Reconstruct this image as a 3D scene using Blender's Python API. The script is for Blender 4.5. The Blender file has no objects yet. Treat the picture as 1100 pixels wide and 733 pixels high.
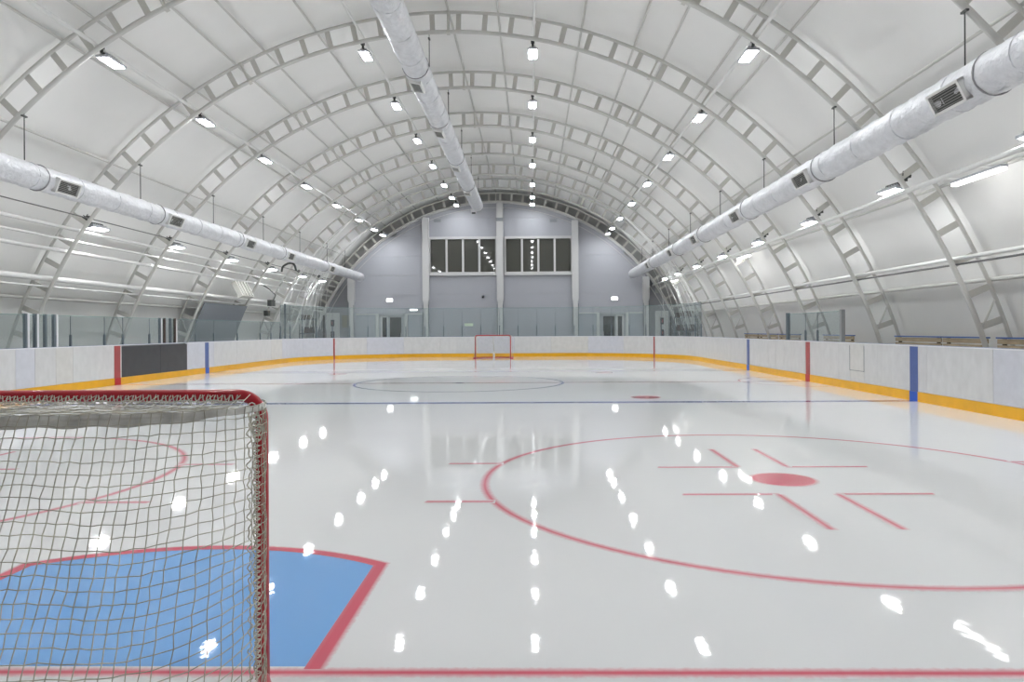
import bpy, math, random
from mathutils import Vector, Matrix
random.seed(7)
sc = bpy.context.scene
C = sc.collection
PI = math.pi
R_ = math.radians

# ---------------------------------------------------------------- camera
cam_d = bpy.data.cameras.new('camera'); cam = bpy.data.objects.new('camera', cam_d); C.objects.link(cam)
F_PX, CX, CY, YAW, ROLL = 756.586, 559.935, 354.83, .0151, .0060
cam_d.sensor_width = 36; cam_d.lens = 36 * F_PX / 1100
cam_d.shift_x = -(CX - 550) / 1100; cam_d.shift_y = (CY - 366.5) / 1100
cam_d.clip_start = .05; cam_d.clip_end = 200
cam.matrix_world = (Matrix.Translation((0, 0, 1.52)) @ Matrix.Rotation(YAW, 4, 'Z') @ Matrix.Rotation(PI / 2, 4, 'X') @ Matrix.Rotation(-ROLL, 4, 'Z'))
sc.camera = cam
# ---------------------------------------------------------------- world, exposure
w = bpy.data.worlds.new('world'); sc.world = w; w.use_nodes = True
w.node_tree.nodes['Background'].inputs[0].default_value = (.55, .58, .62, 1)
w.node_tree.nodes['Background'].inputs[1].default_value = .2
sc.view_settings.view_transform = 'Standard'; sc.view_settings.look = 'None'
sc.view_settings.gamma = 1; sc.view_settings.use_curve_mapping = False
sc.view_settings.exposure = 1.25
LAMP = 54.0        # radiance of the floodlight lenses
sc.cycles.use_denoising = True
sc.cycles.max_bounces = 10; sc.cycles.diffuse_bounces = 6; sc.cycles.glossy_bounces = 4
sc.cycles.transparent_max_bounces = 24
sc.cycles.caustics_reflective = False; sc.cycles.caustics_refractive = False
sc.cycles.sample_clamp_indirect = 6

# ================================================================ helpers
def mat(name, col, rough=.5, metal=0., spec=.5, bump=0., bscale=20., vary=0., vscale=3., coat=0., stretch=(1, 1, 1), emis=None, es=0.):
    m = bpy.data.materials.new(name); m.use_nodes = True
    nt = m.node_tree; b = nt.nodes['Principled BSDF']
    b.inputs['Base Color'].default_value = (*col, 1); b.inputs['Roughness'].default_value = rough
    b.inputs['Metallic'].default_value = metal; b.inputs['Specular IOR Level'].default_value = spec
    b.inputs['Coat Weight'].default_value = coat
    if emis:
        b.inputs['Emission Color'].default_value = (*emis, 1); b.inputs['Emission Strength'].default_value = es
    if bump or vary:
        tc = nt.nodes.new('ShaderNodeTexCoord'); mp = nt.nodes.new('ShaderNodeMapping'); mp.inputs['Scale'].default_value = stretch
        nt.links.new(tc.outputs['Object'], mp.inputs['Vector'])
    if vary:
        n = nt.nodes.new('ShaderNodeTexNoise'); n.inputs['Scale'].default_value = vscale; n.inputs['Detail'].default_value = 5
        nt.links.new(mp.outputs[0], n.inputs['Vector'])
        r = nt.nodes.new('ShaderNodeMapRange'); r.inputs['From Min'].default_value = .3; r.inputs['From Max'].default_value = .7
        r.inputs['To Min'].default_value = 1 - vary; r.inputs['To Max'].default_value = 1 + vary * .5
        nt.links.new(n.outputs['Fac'], r.inputs['Value'])
        x = nt.nodes.new('ShaderNodeMix'); x.data_type = 'RGBA'; x.blend_type = 'MULTIPLY'; x.inputs[0].default_value = 1
        x.inputs[6].default_value = (*col, 1)
        nt.links.new(r.outputs[0], x.inputs[7]); nt.links.new(x.outputs[2], b.inputs['Base Color'])
    if bump:
        n = nt.nodes.new('ShaderNodeTexNoise'); n.inputs['Scale'].default_value = bscale; n.inputs['Detail'].default_value = 4
        nt.links.new(mp.outputs[0], n.inputs['Vector'])
        bp = nt.nodes.new('ShaderNodeBump'); bp.inputs['Strength'].default_value = bump; bp.inputs['Distance'].default_value = .03
        nt.links.new(n.outputs['Fac'], bp.inputs['Height']); nt.links.new(bp.outputs[0], b.inputs['Normal'])
    return m

def ice_mat(name, paint=None):
    """ice: diffuse milky body under a slick surface; paint shows through where attribute 'paint' is 1"""
    m = bpy.data.materials.new(name); m.use_nodes = True
    nt = m.node_tree; b = nt.nodes['Principled BSDF']
    tc = nt.nodes.new('ShaderNodeTexCoord')
    n = nt.nodes.new('ShaderNodeTexNoise'); n.inputs['Scale'].default_value = .35; n.inputs['Detail'].default_value = 6
    nt.links.new(tc.outputs['Object'], n.inputs['Vector'])
    cr = nt.nodes.new('ShaderNodeMix'); cr.data_type = 'RGBA'
    cr.inputs[6].default_value = (.78, .79, .785, 1); cr.inputs[7].default_value = (.83, .835, .83, 1)
    nt.links.new(n.outputs['Fac'], cr.inputs[0])
    out = cr.outputs[2]
    if paint:
        at = nt.nodes.new('ShaderNodeAttribute'); at.attribute_name = 'paint'
        n3 = nt.nodes.new('ShaderNodeTexNoise'); n3.inputs['Scale'].default_value = 30; n3.inputs['Detail'].default_value = 3
        nt.links.new(tc.outputs['Object'], n3.inputs['Vector'])
        ma = nt.nodes.new('ShaderNodeMath'); ma.operation = 'MULTIPLY_ADD'; ma.inputs[1].default_value = .9; ma.inputs[2].default_value = -.4
        nt.links.new(n3.outputs['Fac'], ma.inputs[0])
        m1 = nt.nodes.new('ShaderNodeMath'); m1.operation = 'SUBTRACT'; m1.use_clamp = True       # grainy edge
        m2 = nt.nodes.new('ShaderNodeMath'); m2.operation = 'SUBTRACT'; m2.inputs[0].default_value = 1; nt.links.new(at.outputs['Fac'], m2.inputs[1])
        m3 = nt.nodes.new('ShaderNodeMath'); m3.operation = 'MULTIPLY'; nt.links.new(m2.outputs[0], m3.inputs[0]); nt.links.new(ma.outputs[0], m3.inputs[1])
        nt.links.new(at.outputs['Fac'], m1.inputs[0]); nt.links.new(m3.outputs[0], m1.inputs[1])
        px = nt.nodes.new('ShaderNodeMix'); px.data_type = 'RGBA'; px.inputs[7].default_value = (*paint, 1)
        nt.links.new(m1.outputs[0], px.inputs[0]); nt.links.new(out, px.inputs[6]); out = px.outputs[2]
    nt.links.new(out, b.inputs['Base Color'])
    b.inputs['Roughness'].default_value = .032; b.inputs['IOR'].default_value = 1.31
    n2 = nt.nodes.new('ShaderNodeTexNoise'); n2.inputs['Scale'].default_value = 9; n2.inputs['Detail'].default_value = 3
    nt.links.new(tc.outputs['Object'], n2.inputs['Vector'])
    bp = nt.nodes.new('ShaderNodeBump'); bp.inputs['Strength'].default_value = .02; bp.inputs['Distance'].default_value = .02
    nt.links.new(n2.outputs['Fac'], bp.inputs['Height']); nt.links.new(bp.outputs[0], b.inputs['Normal'])
    return m

def glass_mat(name, tint, opac=.0, body=(.3, .36, .35)):
    m = bpy.data.materials.new(name); m.use_nodes = True
    nt = m.node_tree; nt.nodes.clear()
    o = nt.nodes.new('ShaderNodeOutputMaterial')
    t = nt.nodes.new('ShaderNodeBsdfTransparent'); t.inputs[0].default_value = (*tint, 1)
    d = nt.nodes.new('ShaderNodeBsdfDiffuse'); d.inputs[0].default_value = (*body, 1)
    g = nt.nodes.new('ShaderNodeBsdfGlossy'); g.inputs['Roughness'].default_value = .03
    f = nt.nodes.new('ShaderNodeFresnel'); f.inputs[0].default_value = 1.45
    ge = nt.nodes.new('ShaderNodeNewGeometry'); mr = nt.nodes.new('ShaderNodeMapRange')       # leaving the pane: inverse index
    mr.inputs['To Min'].default_value = 1.35; mr.inputs['To Max'].default_value = 1 / 1.35
    nt.links.new(ge.outputs['Backfacing'], mr.inputs['Value']); nt.links.new(mr.outputs[0], f.inputs[0])
    a = nt.nodes.new('ShaderNodeMixShader'); a.inputs[0].default_value = opac
    x = nt.nodes.new('ShaderNodeMixShader')
    nt.links.new(t.outputs[0], a.inputs[1]); nt.links.new(d.outputs[0], a.inputs[2])
    nt.links.new(f.outputs[0], x.inputs[0]); nt.links.new(a.outputs[0], x.inputs[1]); nt.links.new(g.outputs[0], x.inputs[2])
    nt.links.new(x.outputs[0], o.inputs[0])
    return m

M = {
 'ice': ice_mat('ice'), 'ice_red': ice_mat('ice_red', (.66, .11, .16)), 'ice_pink': ice_mat('ice_pink', (.70, .19, .24)), 'ice_blue': ice_mat('ice_blue', (.12, .15, .48)),
 'ice_crease': ice_mat('ice_crease', (.20, .44, .82)),
 'steel': mat('painted_steel', (.60, .595, .565), .45, vary=.06, vscale=2),
 'web': mat('web_plate_grey', (.57, .56, .52), .55),
 'steel2': mat('white_tube', (.74, .74, .72), .4),
 'liner': mat('roof_liner', (.83, .825, .805), .75, spec=.2, bump=.35, bscale=.9, vary=.04, vscale=.5),
 'liner_seam': mat('liner_seam', (.6, .6, .58), .7),
 'board': mat('board_plastic', (.60, .60, .60), .28, vary=.07, vscale=6, stretch=(1, 1, .6)),
 'board2': mat('board_plastic_bluish', (.57, .58, .63), .28, vary=.06, vscale=6),
 'board3': mat('board_plastic_warm', (.61, .60, .58), .28, vary=.07, vscale=5),
 'cap_white': mat('cap_white', (.74, .74, .76), .3), 'cap_blue': mat('cap_blue', (.14, .2, .36), .4),
 'yellow': mat('kick_yellow', (.78, .40, .006), .35, vary=.08, vscale=4),
 'bred': mat('stripe_red', (.36, .06, .06), .35, vary=.1), 'bred2': mat('stripe_red_deep', (.5, .01, .02), .35),
 'bblue': mat('stripe_blue', (.07, .12, .32), .35, vary=.1), 'bblue2': mat('stripe_blue_deep', (.01, .1, .5), .35),
 'black': mat('black_plastic', (.045, .047, .052), .3, vary=.2, vscale=3), 'dark': mat('dark_metal', (.05, .055, .05), .5),
 'post': mat('glass_post', (.12, .15, .17), .4), 'postgrey': mat('alu_post', (.3, .31, .31), .4, metal=.3),
 'glass': glass_mat('screen_glass', (.905, .935, .93), .09, (.50, .55, .57)), 'glass_edge': mat('glass_edge', (.22, .36, .34), .2),
 'duct': mat('duct_foil', (.70, .71, .735), .36, metal=.3, spec=.7, bump=1.0, bscale=16, vary=.10, vscale=6, stretch=(1, .8, 1)),
 'duct_band': mat('duct_band', (.3, .3, .31), .5), 'grille': mat('grille_frame', (.72, .72, .70), .4), 'grille_dark': mat('grille_dark', (.09, .09, .085), .7), 'slat': mat('grille_slat', (.42, .42, .40), .5),
 'lens': mat('lamp_lens', (1, 1, 1), .4, emis=(.96, .98, 1), es=LAMP), 'tube': mat('lamp_tube', (1, 1, 1), .4, emis=(1, .99, .97), es=5),
 'lampbody': mat('lamp_housing', (.5, .51, .55), .45, metal=.2), 'sign': mat('sign_lit', (1, 1, 1), .4, emis=(1, 1, 1), es=2.2),
 'wall': mat('wall_panel', (.385, .393, .43), .45, vary=.02, vscale=1), 'wall_shade': mat('wall_panel_shaded', (.24, .245, .265), .6), 'void': mat('dark_void', (.36, .36, .35), .8),
 'trimw': mat('trim_white', (.58, .58, .58), .45), 'pane': mat('window_pane', (.075, .076, .066), .03, spec=.6), 'door_pane': mat('door_pane', (.018, .02, .018), .1),
 'doorgrey': mat('door_recess', (.36, .385, .42), .5), 'doorframe': mat('door_frame', (.36, .38, .39), .5),
 'redpipe': mat('goal_red', (.47, .008, .018), .28, coat=.4, vary=.15, vscale=9), 'cord': mat('net_cord', (.50, .48, .39), .8, vary=.4, vscale=9), 'cordw': mat('lace_cord', (.66, .64, .55), .8, vary=.2, vscale=20),
 'canvas': mat('goal_canvas', (.68, .68, .64), .75, vary=.3, vscale=14), 'netw': mat('safety_net_cord', (.92, .92, .91), .7),
 'concrete': mat('concrete', (.36, .36, .35), .7, vary=.1, vscale=1.5), 'wood': mat('bench_wood', (.44, .35, .23), .55, vary=.25, vscale=6, stretch=(4, .5, 4)), 'benchblue': mat('bench_blue', (.05, .14, .42), .45), 'brown': mat('brown_leg', (.07, .045, .035), .6),
 'banner': mat('grey_sheet', (.22, .235, .26), .6), 'notice': mat('notice_board', (.22, .2, .15), .6), 'cable': mat('cable', (.14, .14, .14), .6), 'green': mat('sticker_green', (.42, .52, .40), .5),
}

class MB:
    """collects geometry, links it as ONE mesh object"""
    def __init__(s): s.v = []; s.f = []; s.m = []; s.sm = []; s.a = None
    def add(s, vs, fs, mi=0, smooth=False):
        o = len(s.v); s.v += [tuple(p) for p in vs]
        for f in fs: s.f.append(tuple(i + o for i in f)); s.m.append(mi); s.sm.append(smooth)
        return s
    def box(s, c, d, mi=0, rot=None):
        x, y, z = d[0] / 2, d[1] / 2, d[2] / 2
        vs = [Vector(p) for p in ((-x, -y, -z), (x, -y, -z), (x, y, -z), (-x, y, -z), (-x, -y, z), (x, -y, z), (x, y, z), (-x, y, z))]
        if rot is not None: vs = [rot @ p for p in vs]
        c = Vector(c)
        return s.add([p + c for p in vs], [(3, 2, 1, 0), (4, 5, 6, 7), (0, 1, 5, 4), (1, 2, 6, 5), (2, 3, 7, 6), (3, 0, 4, 7)], mi)
    def tube(s, pts, r, n=8, mi=0, closed=False, caps=True, rad=None):
        pts = [Vector(p) for p in pts]; N = len(pts); vs = []; up = None
        for i, p in enumerate(pts):
            if closed: t = pts[(i + 1) % N] - pts[i - 1]
            else: t = pts[min(i + 1, N - 1)] - pts[max(i - 1, 0)]
            t.normalize()
            if up is None:
                up = Vector((0, 0, 1)) if abs(t.z) < .9 else Vector((1, 0, 0))
            a = t.cross(up); a.normalize(); b = a.cross(t); b.normalize(); up = b
            rr = rad[i] if rad else r
            for k in range(n):
                q = 2 * PI * (k + .5) / n
                vs.append(p + a * math.cos(q) * rr + b * math.sin(q) * rr)
        fs = []
        for i in range(N if closed else N - 1):
            j = (i + 1) % N
            for k in range(n):
                l = (k + 1) % n
                fs.append((i * n + k, j * n + k, j * n + l, i * n + l))
        if caps and not closed:
            fs.append(tuple(range(n))[::1]); fs.append(tuple((N - 1) * n + k for k in range(n))[::-1])
        return s.add(vs, fs, mi, n > 5)
    def mesh(s, name, mats):
        me = bpy.data.meshes.new(name); me.from_pydata(s.v, [], s.f)
        for m in (mats if isinstance(mats, (list, tuple)) else [mats]): me.materials.append(m)
        me.polygons.foreach_set('material_index', s.m); me.polygons.foreach_set('use_smooth', s.sm)
        if s.a is not None:
            at = me.attributes.new('paint', 'FLOAT', 'POINT'); at.data.foreach_set('value', s.a)
        me.update(); return me
    def build(s, name, mats, parent=None, loc=None):
        return link(name, s.mesh(name, mats), parent, loc)

def link(name, me, parent=None, loc=None, rot=None):
    o = bpy.data.objects.new(name, me); C.objects.link(o)
    if parent: o.parent = parent
    if loc is not None: o.location = loc
    if rot is not None: o.rotation_euler = rot
    return o
def tag(o, label=None, cat=None, group=None, kind=None):
    if label: o['label'] = label
    if cat: o['category'] = cat
    if group: o['group'] = group
    if kind: o['kind'] = kind
    return o
def empty(name, loc=(0, 0, 0), label=None, cat=None, group=None, kind=None, rz=0):
    o = bpy.data.objects.new(name, None); C.objects.link(o); o.location = loc; o.rotation_euler[2] = rz; o.empty_display_size = .2
    return tag(o, label, cat, group, kind)
def kids(o): return [c for c in o.children]
def copy_tree(o, parent=None):
    c = o.copy(); C.objects.link(c)
    if parent: c.parent = parent
    for ch in list(o.children): copy_tree(ch, c)
    return c
ORD = ['first', 'second', 'third', 'fourth', 'fifth', 'sixth', 'seventh', 'eighth', 'ninth', 'tenth', 'eleventh', 'twelfth']

# ================================================================ measures
XL, XR, YN, YF, RC = -12.06, 7.93, .35, 40.35, 6.5       # inner faces of the rink boards
GX, ZC = -2.27, -2.6                                      # axis of the arches
TR = [-3.0, 1.5, 6.0, 10.5, 15.0, 19.5, 24.0, 28.5, 33.0, 37.4, 41.0, 45.2]
WALL_Y, NEAR_Y = 45.4, -3.3
def arc(deg, R): a = R_(deg); return (GX + R * math.sin(a), ZC + R * math.cos(a))
def arch_h(x, R): return ZC + math.sqrt(max(0, R * R - (x - GX) ** 2))

# ================================================================ floor and ice
g = MB(); g.box((-2.27, 21, -.06), (26.6, 49.6, .06)); tag(g.build('floor', M['concrete']), kind='structure')
def ring(inset=0., n=14, y0=YN, y1=YF):
    """rounded rectangle, counter-clockwise from the near right"""
    r = RC - inset; P = []
    for cx, cy, a0 in ((XR - RC, y0 + RC, -90), (XR - RC, y1 - RC, 0), (XL + RC, y1 - RC, 90), (XL + RC, y0 + RC, 180)):
        for i in range(n + 1):
            a = R_(a0 + 90 * i / n); P.append((cx + r * math.cos(a), cy + r * math.sin(a)))
    return P
rp = ring(-.02)
g = MB(); n = len(rp)
g.add([(x, y, 0) for x, y in rp] + [(x, y, -.03) for x, y in rp], [tuple(range(n))] + [(i, i + n, (i + 1) % n + n, (i + 1) % n) for i in range(n)])
tag(g.build('ice_sheet', M['ice']), 'glossy white sheet of rink ice inside the boards', 'ice')

ZP = .0015
def mark_line(name, a, b, wd, m, label, soft=.02, group=None, z=ZP):
    a = Vector((*a, 0)); b = Vector((*b, 0)); t = (b - a).normalized(); q = Vector((-t.y, t.x, 0)); vs = []; at = []
    L = (b - a).length; n = max(1, int(L / 2)); g = MB()
    for i in range(n + 3):
        if i == 0: p = a - t * soft; e = 0
        elif i == n + 2: p = b + t * soft; e = 0
        else: p = a + t * L * (i - 1) / n; e = 1
        for o_, c_ in ((-wd / 2 - soft, 0), (-wd / 2 + soft, 1), (wd / 2 - soft, 1), (wd / 2 + soft, 0)):
            vs.append((p.x + q.x * o_, p.y + q.y * o_, z)); at.append(c_ * e)
    g.add(vs, [(i * 4 + k, i * 4 + 4 + k, i * 4 + 5 + k, i * 4 + 1 + k) for i in range(n + 2) for k in range(3)]); g.a = at
    return tag(g.build(name, M[m]), label, 'line', group)
def mark_arc(name, c, r, wd, m, label, a0=0, a1=360, soft=.02, z=ZP, group=None, cat='line'):
    n = 96; vs = []; at = []; g = MB(); full = a1 - a0 == 360
    for i in range(n + 1):
        a = R_(a0 + (a1 - a0) * i / n)
        for o_, c_ in ((-wd / 2 - soft, 0), (-wd / 2 + soft, 1), (wd / 2 - soft, 1), (wd / 2 + soft, 0)):
            vs.append((c[0] + (r + o_) * math.cos(a), c[1] + (r + o_) * math.sin(a), z)); at.append(c_)
    g.add(vs, [(i * 4 + 1 + k, i * 4 + 5 + k, i * 4 + 4 + k, i * 4 + k) for i in range(n) for k in range(3)]); g.a = at
    return tag(g.build(name, M[m]), label, cat, group)
def mark_spot(name, c, r, m, label, soft=.04):
    n = 40; g = MB(); vs = [(c[0], c[1], ZP)]; at = [1.]
    for rr, e in ((r - soft, 1), (r + .02, 0)):
        for i in range(n):
            a = 2 * PI * i / n; vs.append((c[0] + rr * math.cos(a), c[1] + rr * math.sin(a), ZP)); at.append(e)
    fs = [(0, 1 + i, 1 + (i + 1) % n) for i in range(n)] + [(1 + i, 1 + n + i, 1 + n + (i + 1) % n, 1 + (i + 1) % n) for i in range(n)]
    g.add(vs, fs); g.a = at
    return tag(g.build(name, M[m]), label, 'spot')

def bx(y):      # half chord of the ice at y (for lines that run into the rounded corners)
    d = 0
    if y < YN + RC: d = YN + RC - y
    if y > YF - RC: d = y - (YF - RC)
    o = RC - math.sqrt(RC * RC - d * d)
    return XL + o, XR - o
for y, wd, m, nm, lb, sf in ((3.12, .06, 'ice_red', 'goal_line', 'thin red goal line across the ice under the near goal', .025),
                     (37.85, .06, 'ice_red', 'goal_line', 'thin red goal line across the ice at the far goal', .01),
                     (20.37, .16, 'ice_red', 'centre_line', 'red centre line across the middle of the ice', .02),
                     (14.75, .26, 'ice_blue', 'blue_line', 'blue line across the ice nearer to the camera', .03),
                     (25.95, .26, 'ice_blue', 'blue_line', 'blue line across the ice beyond the centre circle', .03)):
    a, b = bx(y); mark_line(nm, (a + .03, y), (b - .03, y), wd, m, lb, sf)
mark_arc('centre_circle', (-2.1, 20.37), 2.98, .07, 'ice_blue', 'thin blue centre circle on the ice at the red centre line', z=ZP + .0012)
mark_spot('centre_spot', (-2.1, 20.37), .14, 'ice_blue', 'small blue spot in the middle of the centre circle')
mark_arc('referee_crease', (XR, 20.37), 1.9, .05, 'ice_red', 'thin red half circle on the ice against the right boards', 92, 268, z=ZP + .0012)
for cx, cy, where, vis in ((2.52, 7.13, 'right foreground', 1), (-6.9, 7.13, 'left foreground beyond the near goal', 1), (2.52, 33.6, 'far right end', 0), (-6.9, 33.6, 'far left end', 0)):
    mark_arc('faceoff_circle', (cx, cy), 3.0, .065, 'ice_pink', 'red faceoff circle painted on the ice at the ' + where, soft=.03)
    o = mark_spot('faceoff_spot', (cx, cy), .33, 'ice_red', 'red faceoff spot in the circle at the ' + where)
    # the L marks beside the spot and the hash marks outside the circle
    fm = empty('faceoff_marks', (cx, cy, 0), 'red L shaped player marks in the circle at the ' + where, 'marking')
    def mark(nm, segs, wd=.06, soft=.028):
        g = MB(); vs = []; at = []; fs = []
        for a, b in segs:
            a = Vector((*a, 0)); b = Vector((*b, 0)); t = (b - a).normalized(); q = Vector((-t.y, t.x, 0)); o0 = len(vs)
            for p, e in ((a - t * soft, 0), (a, 1), (b, 1), (b + t * soft, 0)):
                for o_, c_ in ((-wd / 2 - soft, 0), (-wd / 2 + soft, 1), (wd / 2 - soft, 1), (wd / 2 + soft, 0)):
                    vs.append((p.x + q.x * o_, p.y + q.y * o_, ZP + .0006 + .0012 * (abs(t.y) > .5))); at.append(c_ * e)
            fs += [(o0 + i * 4 + k, o0 + i * 4 + 4 + k, o0 + i * 4 + 5 + k, o0 + i * 4 + 1 + k) for i in range(3) for k in range(3)]
        g.add(vs, fs); g.a = at; g.build(nm, M['ice_pink'], fm)
    for sx in (-1, 1):
        for sy in (-1, 1):
            mark('player_mark', [((sx * .27, sy * .64), (sx * 1.13, sy * .64)), ((sx * .27, sy * .66), (sx * .27, sy * 1.78))])
            mark('hash_line', [((sx * 2.88, sy * .89), (sx * 3.46, sy * .89))])
for cx, cy, t in ((2.54, 15.8, 'just beyond the near blue line, right'), (-6.9, 15.8, 'just beyond the near blue line, left'), (2.54, 24.9, 'before the far blue line, right'), (-6.9, 24.9, 'before the far blue line, left')):
    mark_spot('faceoff_spot', (cx, cy), .33, 'ice_red', 'plain red faceoff spot ' + t)
def crease(gy, d, label):
    # blue field
    hw = 1.165; P = [(-hw, 0)]
    n = 24; Rr = 2.05; cy = 1.78 - Rr
    a1 = math.asin(hw / Rr)
    top = [(Rr * math.sin(-a1 + 2 * a1 * i / n), cy + Rr * math.cos(-a1 + 2 * a1 * i / n)) for i in range(n + 1)]
    P = [(-hw, 0)] + top + [(hw, 0)]
    w = lambda x, y, z=ZP: (-2.155 + x, gy + d * y, z)
    t = empty('goal_crease', (-2.155, gy, 0), label, 'crease')
    def loc(p): return (p[0] + 2.155, p[1] - gy, p[2])
    g = MB(); g.add([loc(w(x, y, ZP - .0006)) for x, y in P], [tuple(range(len(P)))[::(-1 if d > 0 else 1)]]); g.a = [1.] * len(P)
    g.build('crease_field', M['ice_crease'], t)
    # soft red outline
    g = MB(); vs = []; at = []; L = [(-hw, 0)] + top + [(hw, 0)]
    ox = [-.045, -.02, .025, .06]
    for i, (x, y) in enumerate(L):
        if i == 0 or i == len(L) - 1: nx, ny = (-1 if x < 0 else 1), 0
        elif i == 1 or i == len(L) - 2: nx, ny = (-1 if x < 0 else 1), .6
        else: nx, ny = x / Rr, (y - cy) / Rr
        for o_, c_ in zip(ox, (.9, 1, 1, 0)):
            vs.append(loc(w(x + nx * o_, y + ny * o_, ZP + .0006))); at.append(c_)
    g.add(vs, [(i * 4 + k, i * 4 + 4 + k, i * 4 + 5 + k, i * 4 + 1 + k) for i in range(len(L) - 1) for k in range(3)]); g.a = at
    g.build('crease_outline', M['ice_red'], t)
crease(3.15, 1, 'light blue goal crease with a red outline in front of the near goal')
crease(37.82, -1, 'light blue goal crease with a red outline in front of the far goal')

# ================================================================ ceiling liner panels
ceil = empty('ceiling', (GX, 21, ZC), kind='structure')
AB = [0, 6.1, 16.5, 27.2, 36.8, 47, 57, 66.8, 78.7]
AB = [-a for a in AB[:0:-1]] + AB
RS = 13.13
cache = {}
TRX = [NEAR_Y - .2] + TR[1:-1] + [WALL_Y + .6]
for i in range(len(TRX) - 1):
    y0, y1 = TRX[i], TRX[i + 1]; L = round(y1 - y0, 2)
    for j in range(len(AB) - 1):
        key = (L, j)
        if key not in cache:
            g = MB(); nu, nv = 5, 5; vs = []; a0, a1 = AB[j], AB[j + 1]
            for u in range(nu + 1):
                for v in range(nv + 1):
                    a = a0 + (a1 - a0) * u / nu; fu = 4 * (u / nu) * (1 - u / nu); fv = 4 * (v / nv) * (1 - v / nv)
                    rr = RS + .05 * (fu * fv) ** .6; x, z = arc(a, rr)
                    vs.append((x - GX, L * v / nv - L / 2, z - ZC))
            g.add(vs, [(u * (nv + 1) + v, u * (nv + 1) + v + 1, (u + 1) * (nv + 1) + v + 1, (u + 1) * (nv + 1) + v) for u in range(nu) for v in range(nv)], 0, True)
            cache[key] = g.mesh('roof_panel', M['liner'])
        link('roof_panel', cache[key], ceil, (0, (y0 + y1) / 2 - 21, 0))

# ================================================================ roof arches
RI, RO = 12.41, 12.95
def arch_parts(root):
    AE = 77.6
    for nm, R, r in (('inner_chord', RI, .055), ('outer_chord', RO, .045)):
        n = 72; P = [(R * math.sin(R_(-AE + 2 * AE * i / n)), 0, R * math.cos(R_(-AE + 2 * AE * i / n))) for i in range(n + 1)]
        g = MB(); g.tube(P, r, 8); g.build(nm, M['steel'], root)
    g = MB(); g.box((0, 0, 0), (.14, .014, RO - RI - .07)); web = g.mesh('web_plate', M['web'])
    g = MB(); g.box((0, 0, 0), (.05, .14, RO - RI - .04)); g.box((0, 0, -(RO - RI) / 2 - .03), (.09, .2, .05)); g.box((0, 0, (RO - RI) / 2 - .02), (.09, .2, .05)); sp = g.mesh('splice_plate', M['web'])
    st = 3.3; k = 0; a = -74.6
    splices = (-50.2, -26.6, 0.0, 26.6, 50.2)
    while a <= 74.7:
        if min(abs(a - s) for s in splices) > .2:
            q = R_(a); link('web_plate', web, root, ((RI + RO) / 2 * math.sin(q), 0, (RI + RO) / 2 * math.cos(q)), (0, q, 0))
        a += st
    for a in splices:
        q = R_(a); link('splice_plate', sp, root, ((RI + RO) / 2 * math.sin(q), 0, (RI + RO) / 2 * math.cos(q)), (0, q, 0))
    for s in (-1, 1):      # diagonal brace in the foot cell
        a0, a1 = R_(s * 68.5), R_(s * 71.0)
        g = MB(); g.tube([(RO * math.sin(a0), 0, RO * math.cos(a0)), (RI * math.sin(a1), 0, RI * math.cos(a1))], .025, 6)
        g.build('foot_brace', M['steel'], root)
        g = MB(); x = (RI + RO) / 2 * math.sin(R_(s * 77.8)); g.box((x, 0, -ZC - .02), (.85, .3, .04)); g.build('base_plate', M['steel'], root)
arch0 = None
vis = 0
for k, y in enumerate(TR):
    if y < 10: lb = 'white lattice roof arch out of the picture, %s one before the nearest visible arch' % ORD[2 - TR.index(y)]; grp = 'arches behind the camera'
    else:
        grp = 'roof arches along the hall'
        lb = ('white lattice roof arch against the far end wall' if y > 45 else
              'nearest white lattice roof arch, cut off by the upper right picture corner' if vis == 0 else
              'white curved lattice roof arch, its right foot the %s along the right boards' % ORD[vis - 1])
        vis += 1
    if arch0 is None:
        arch0 = empty('roof_arch', (GX, y, ZC), lb, 'arch', grp); arch_parts(arch0)
    else:
        o = copy_tree(arch0); o.location = (GX, y, ZC); tag(o, lb, 'arch', grp)

# ================================================================ purlins and long tubes
def long_tube(name, a, R, r, label, cat, m='steel', n=8, y0=NEAR_Y, y1=WALL_Y - .1, group=None, dz=0):
    x, z = arc(a, R); g = MB(); g.tube([(0, y0, 0), (0, (y0 + y1) / 2, 0), (0, y1, 0)], r, n)
    return tag(g.build(name, M[m], None, (x, 0, z + dz)), label, cat, group)
tag_side = lambda s: 'right' if s > 0 else 'left'
long_tube('purlin', 0, 13.03, .035, 'thin roof purlin running along the ridge', 'purlin')
for i, a in enumerate((6.1, 16.5, 23.3, 27.2, 33.2, 36.8, 47, 57, 66.8)):
    for s in (1, -1):
        long_tube('purlin', s * a, 13.03, .05 if a > 60 else .032, 'thin grey roof purlin, %s one to the %s of the ridge purlin' % (ORD[i], tag_side(s)), 'purlin', group='roof purlins')
# lamp row conduits
for s in (1, -1):
    long_tube('conduit', s * 10.95, 12.52, .035, 'white conduit along the lamp row just %s of the roof centre' % tag_side(s), 'pipe', 'steel2')
    long_tube('conduit', s * 34.4, 12.52, .045, 'white conduit along the upper %s lamp row' % tag_side(s), 'pipe', 'steel2')
long_tube('conduit', 55.3, 12.2, .05, 'white pipe carrying the low right row of lamps', 'pipe', 'steel2')
long_tube('wall_pipe', 63.6, 12.53, .045, 'white pipe along the lower right wall behind the arch legs', 'pipe', 'steel2')
long_tube('wall_cable', 64.1, 12.47, .022, 'dark cable slung under the lower right wall pipe', 'cable', 'cable', 6)
long_tube('wall_pipe', -56.1, 12.52, .05, 'uppermost of the white pipes on the left wall, level with the lamps', 'pipe', 'steel2')
long_tube('wall_pipe', -57.7, 12.55, .035, 'thin second white pipe from the top on the left wall', 'pipe', 'steel2')
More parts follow.
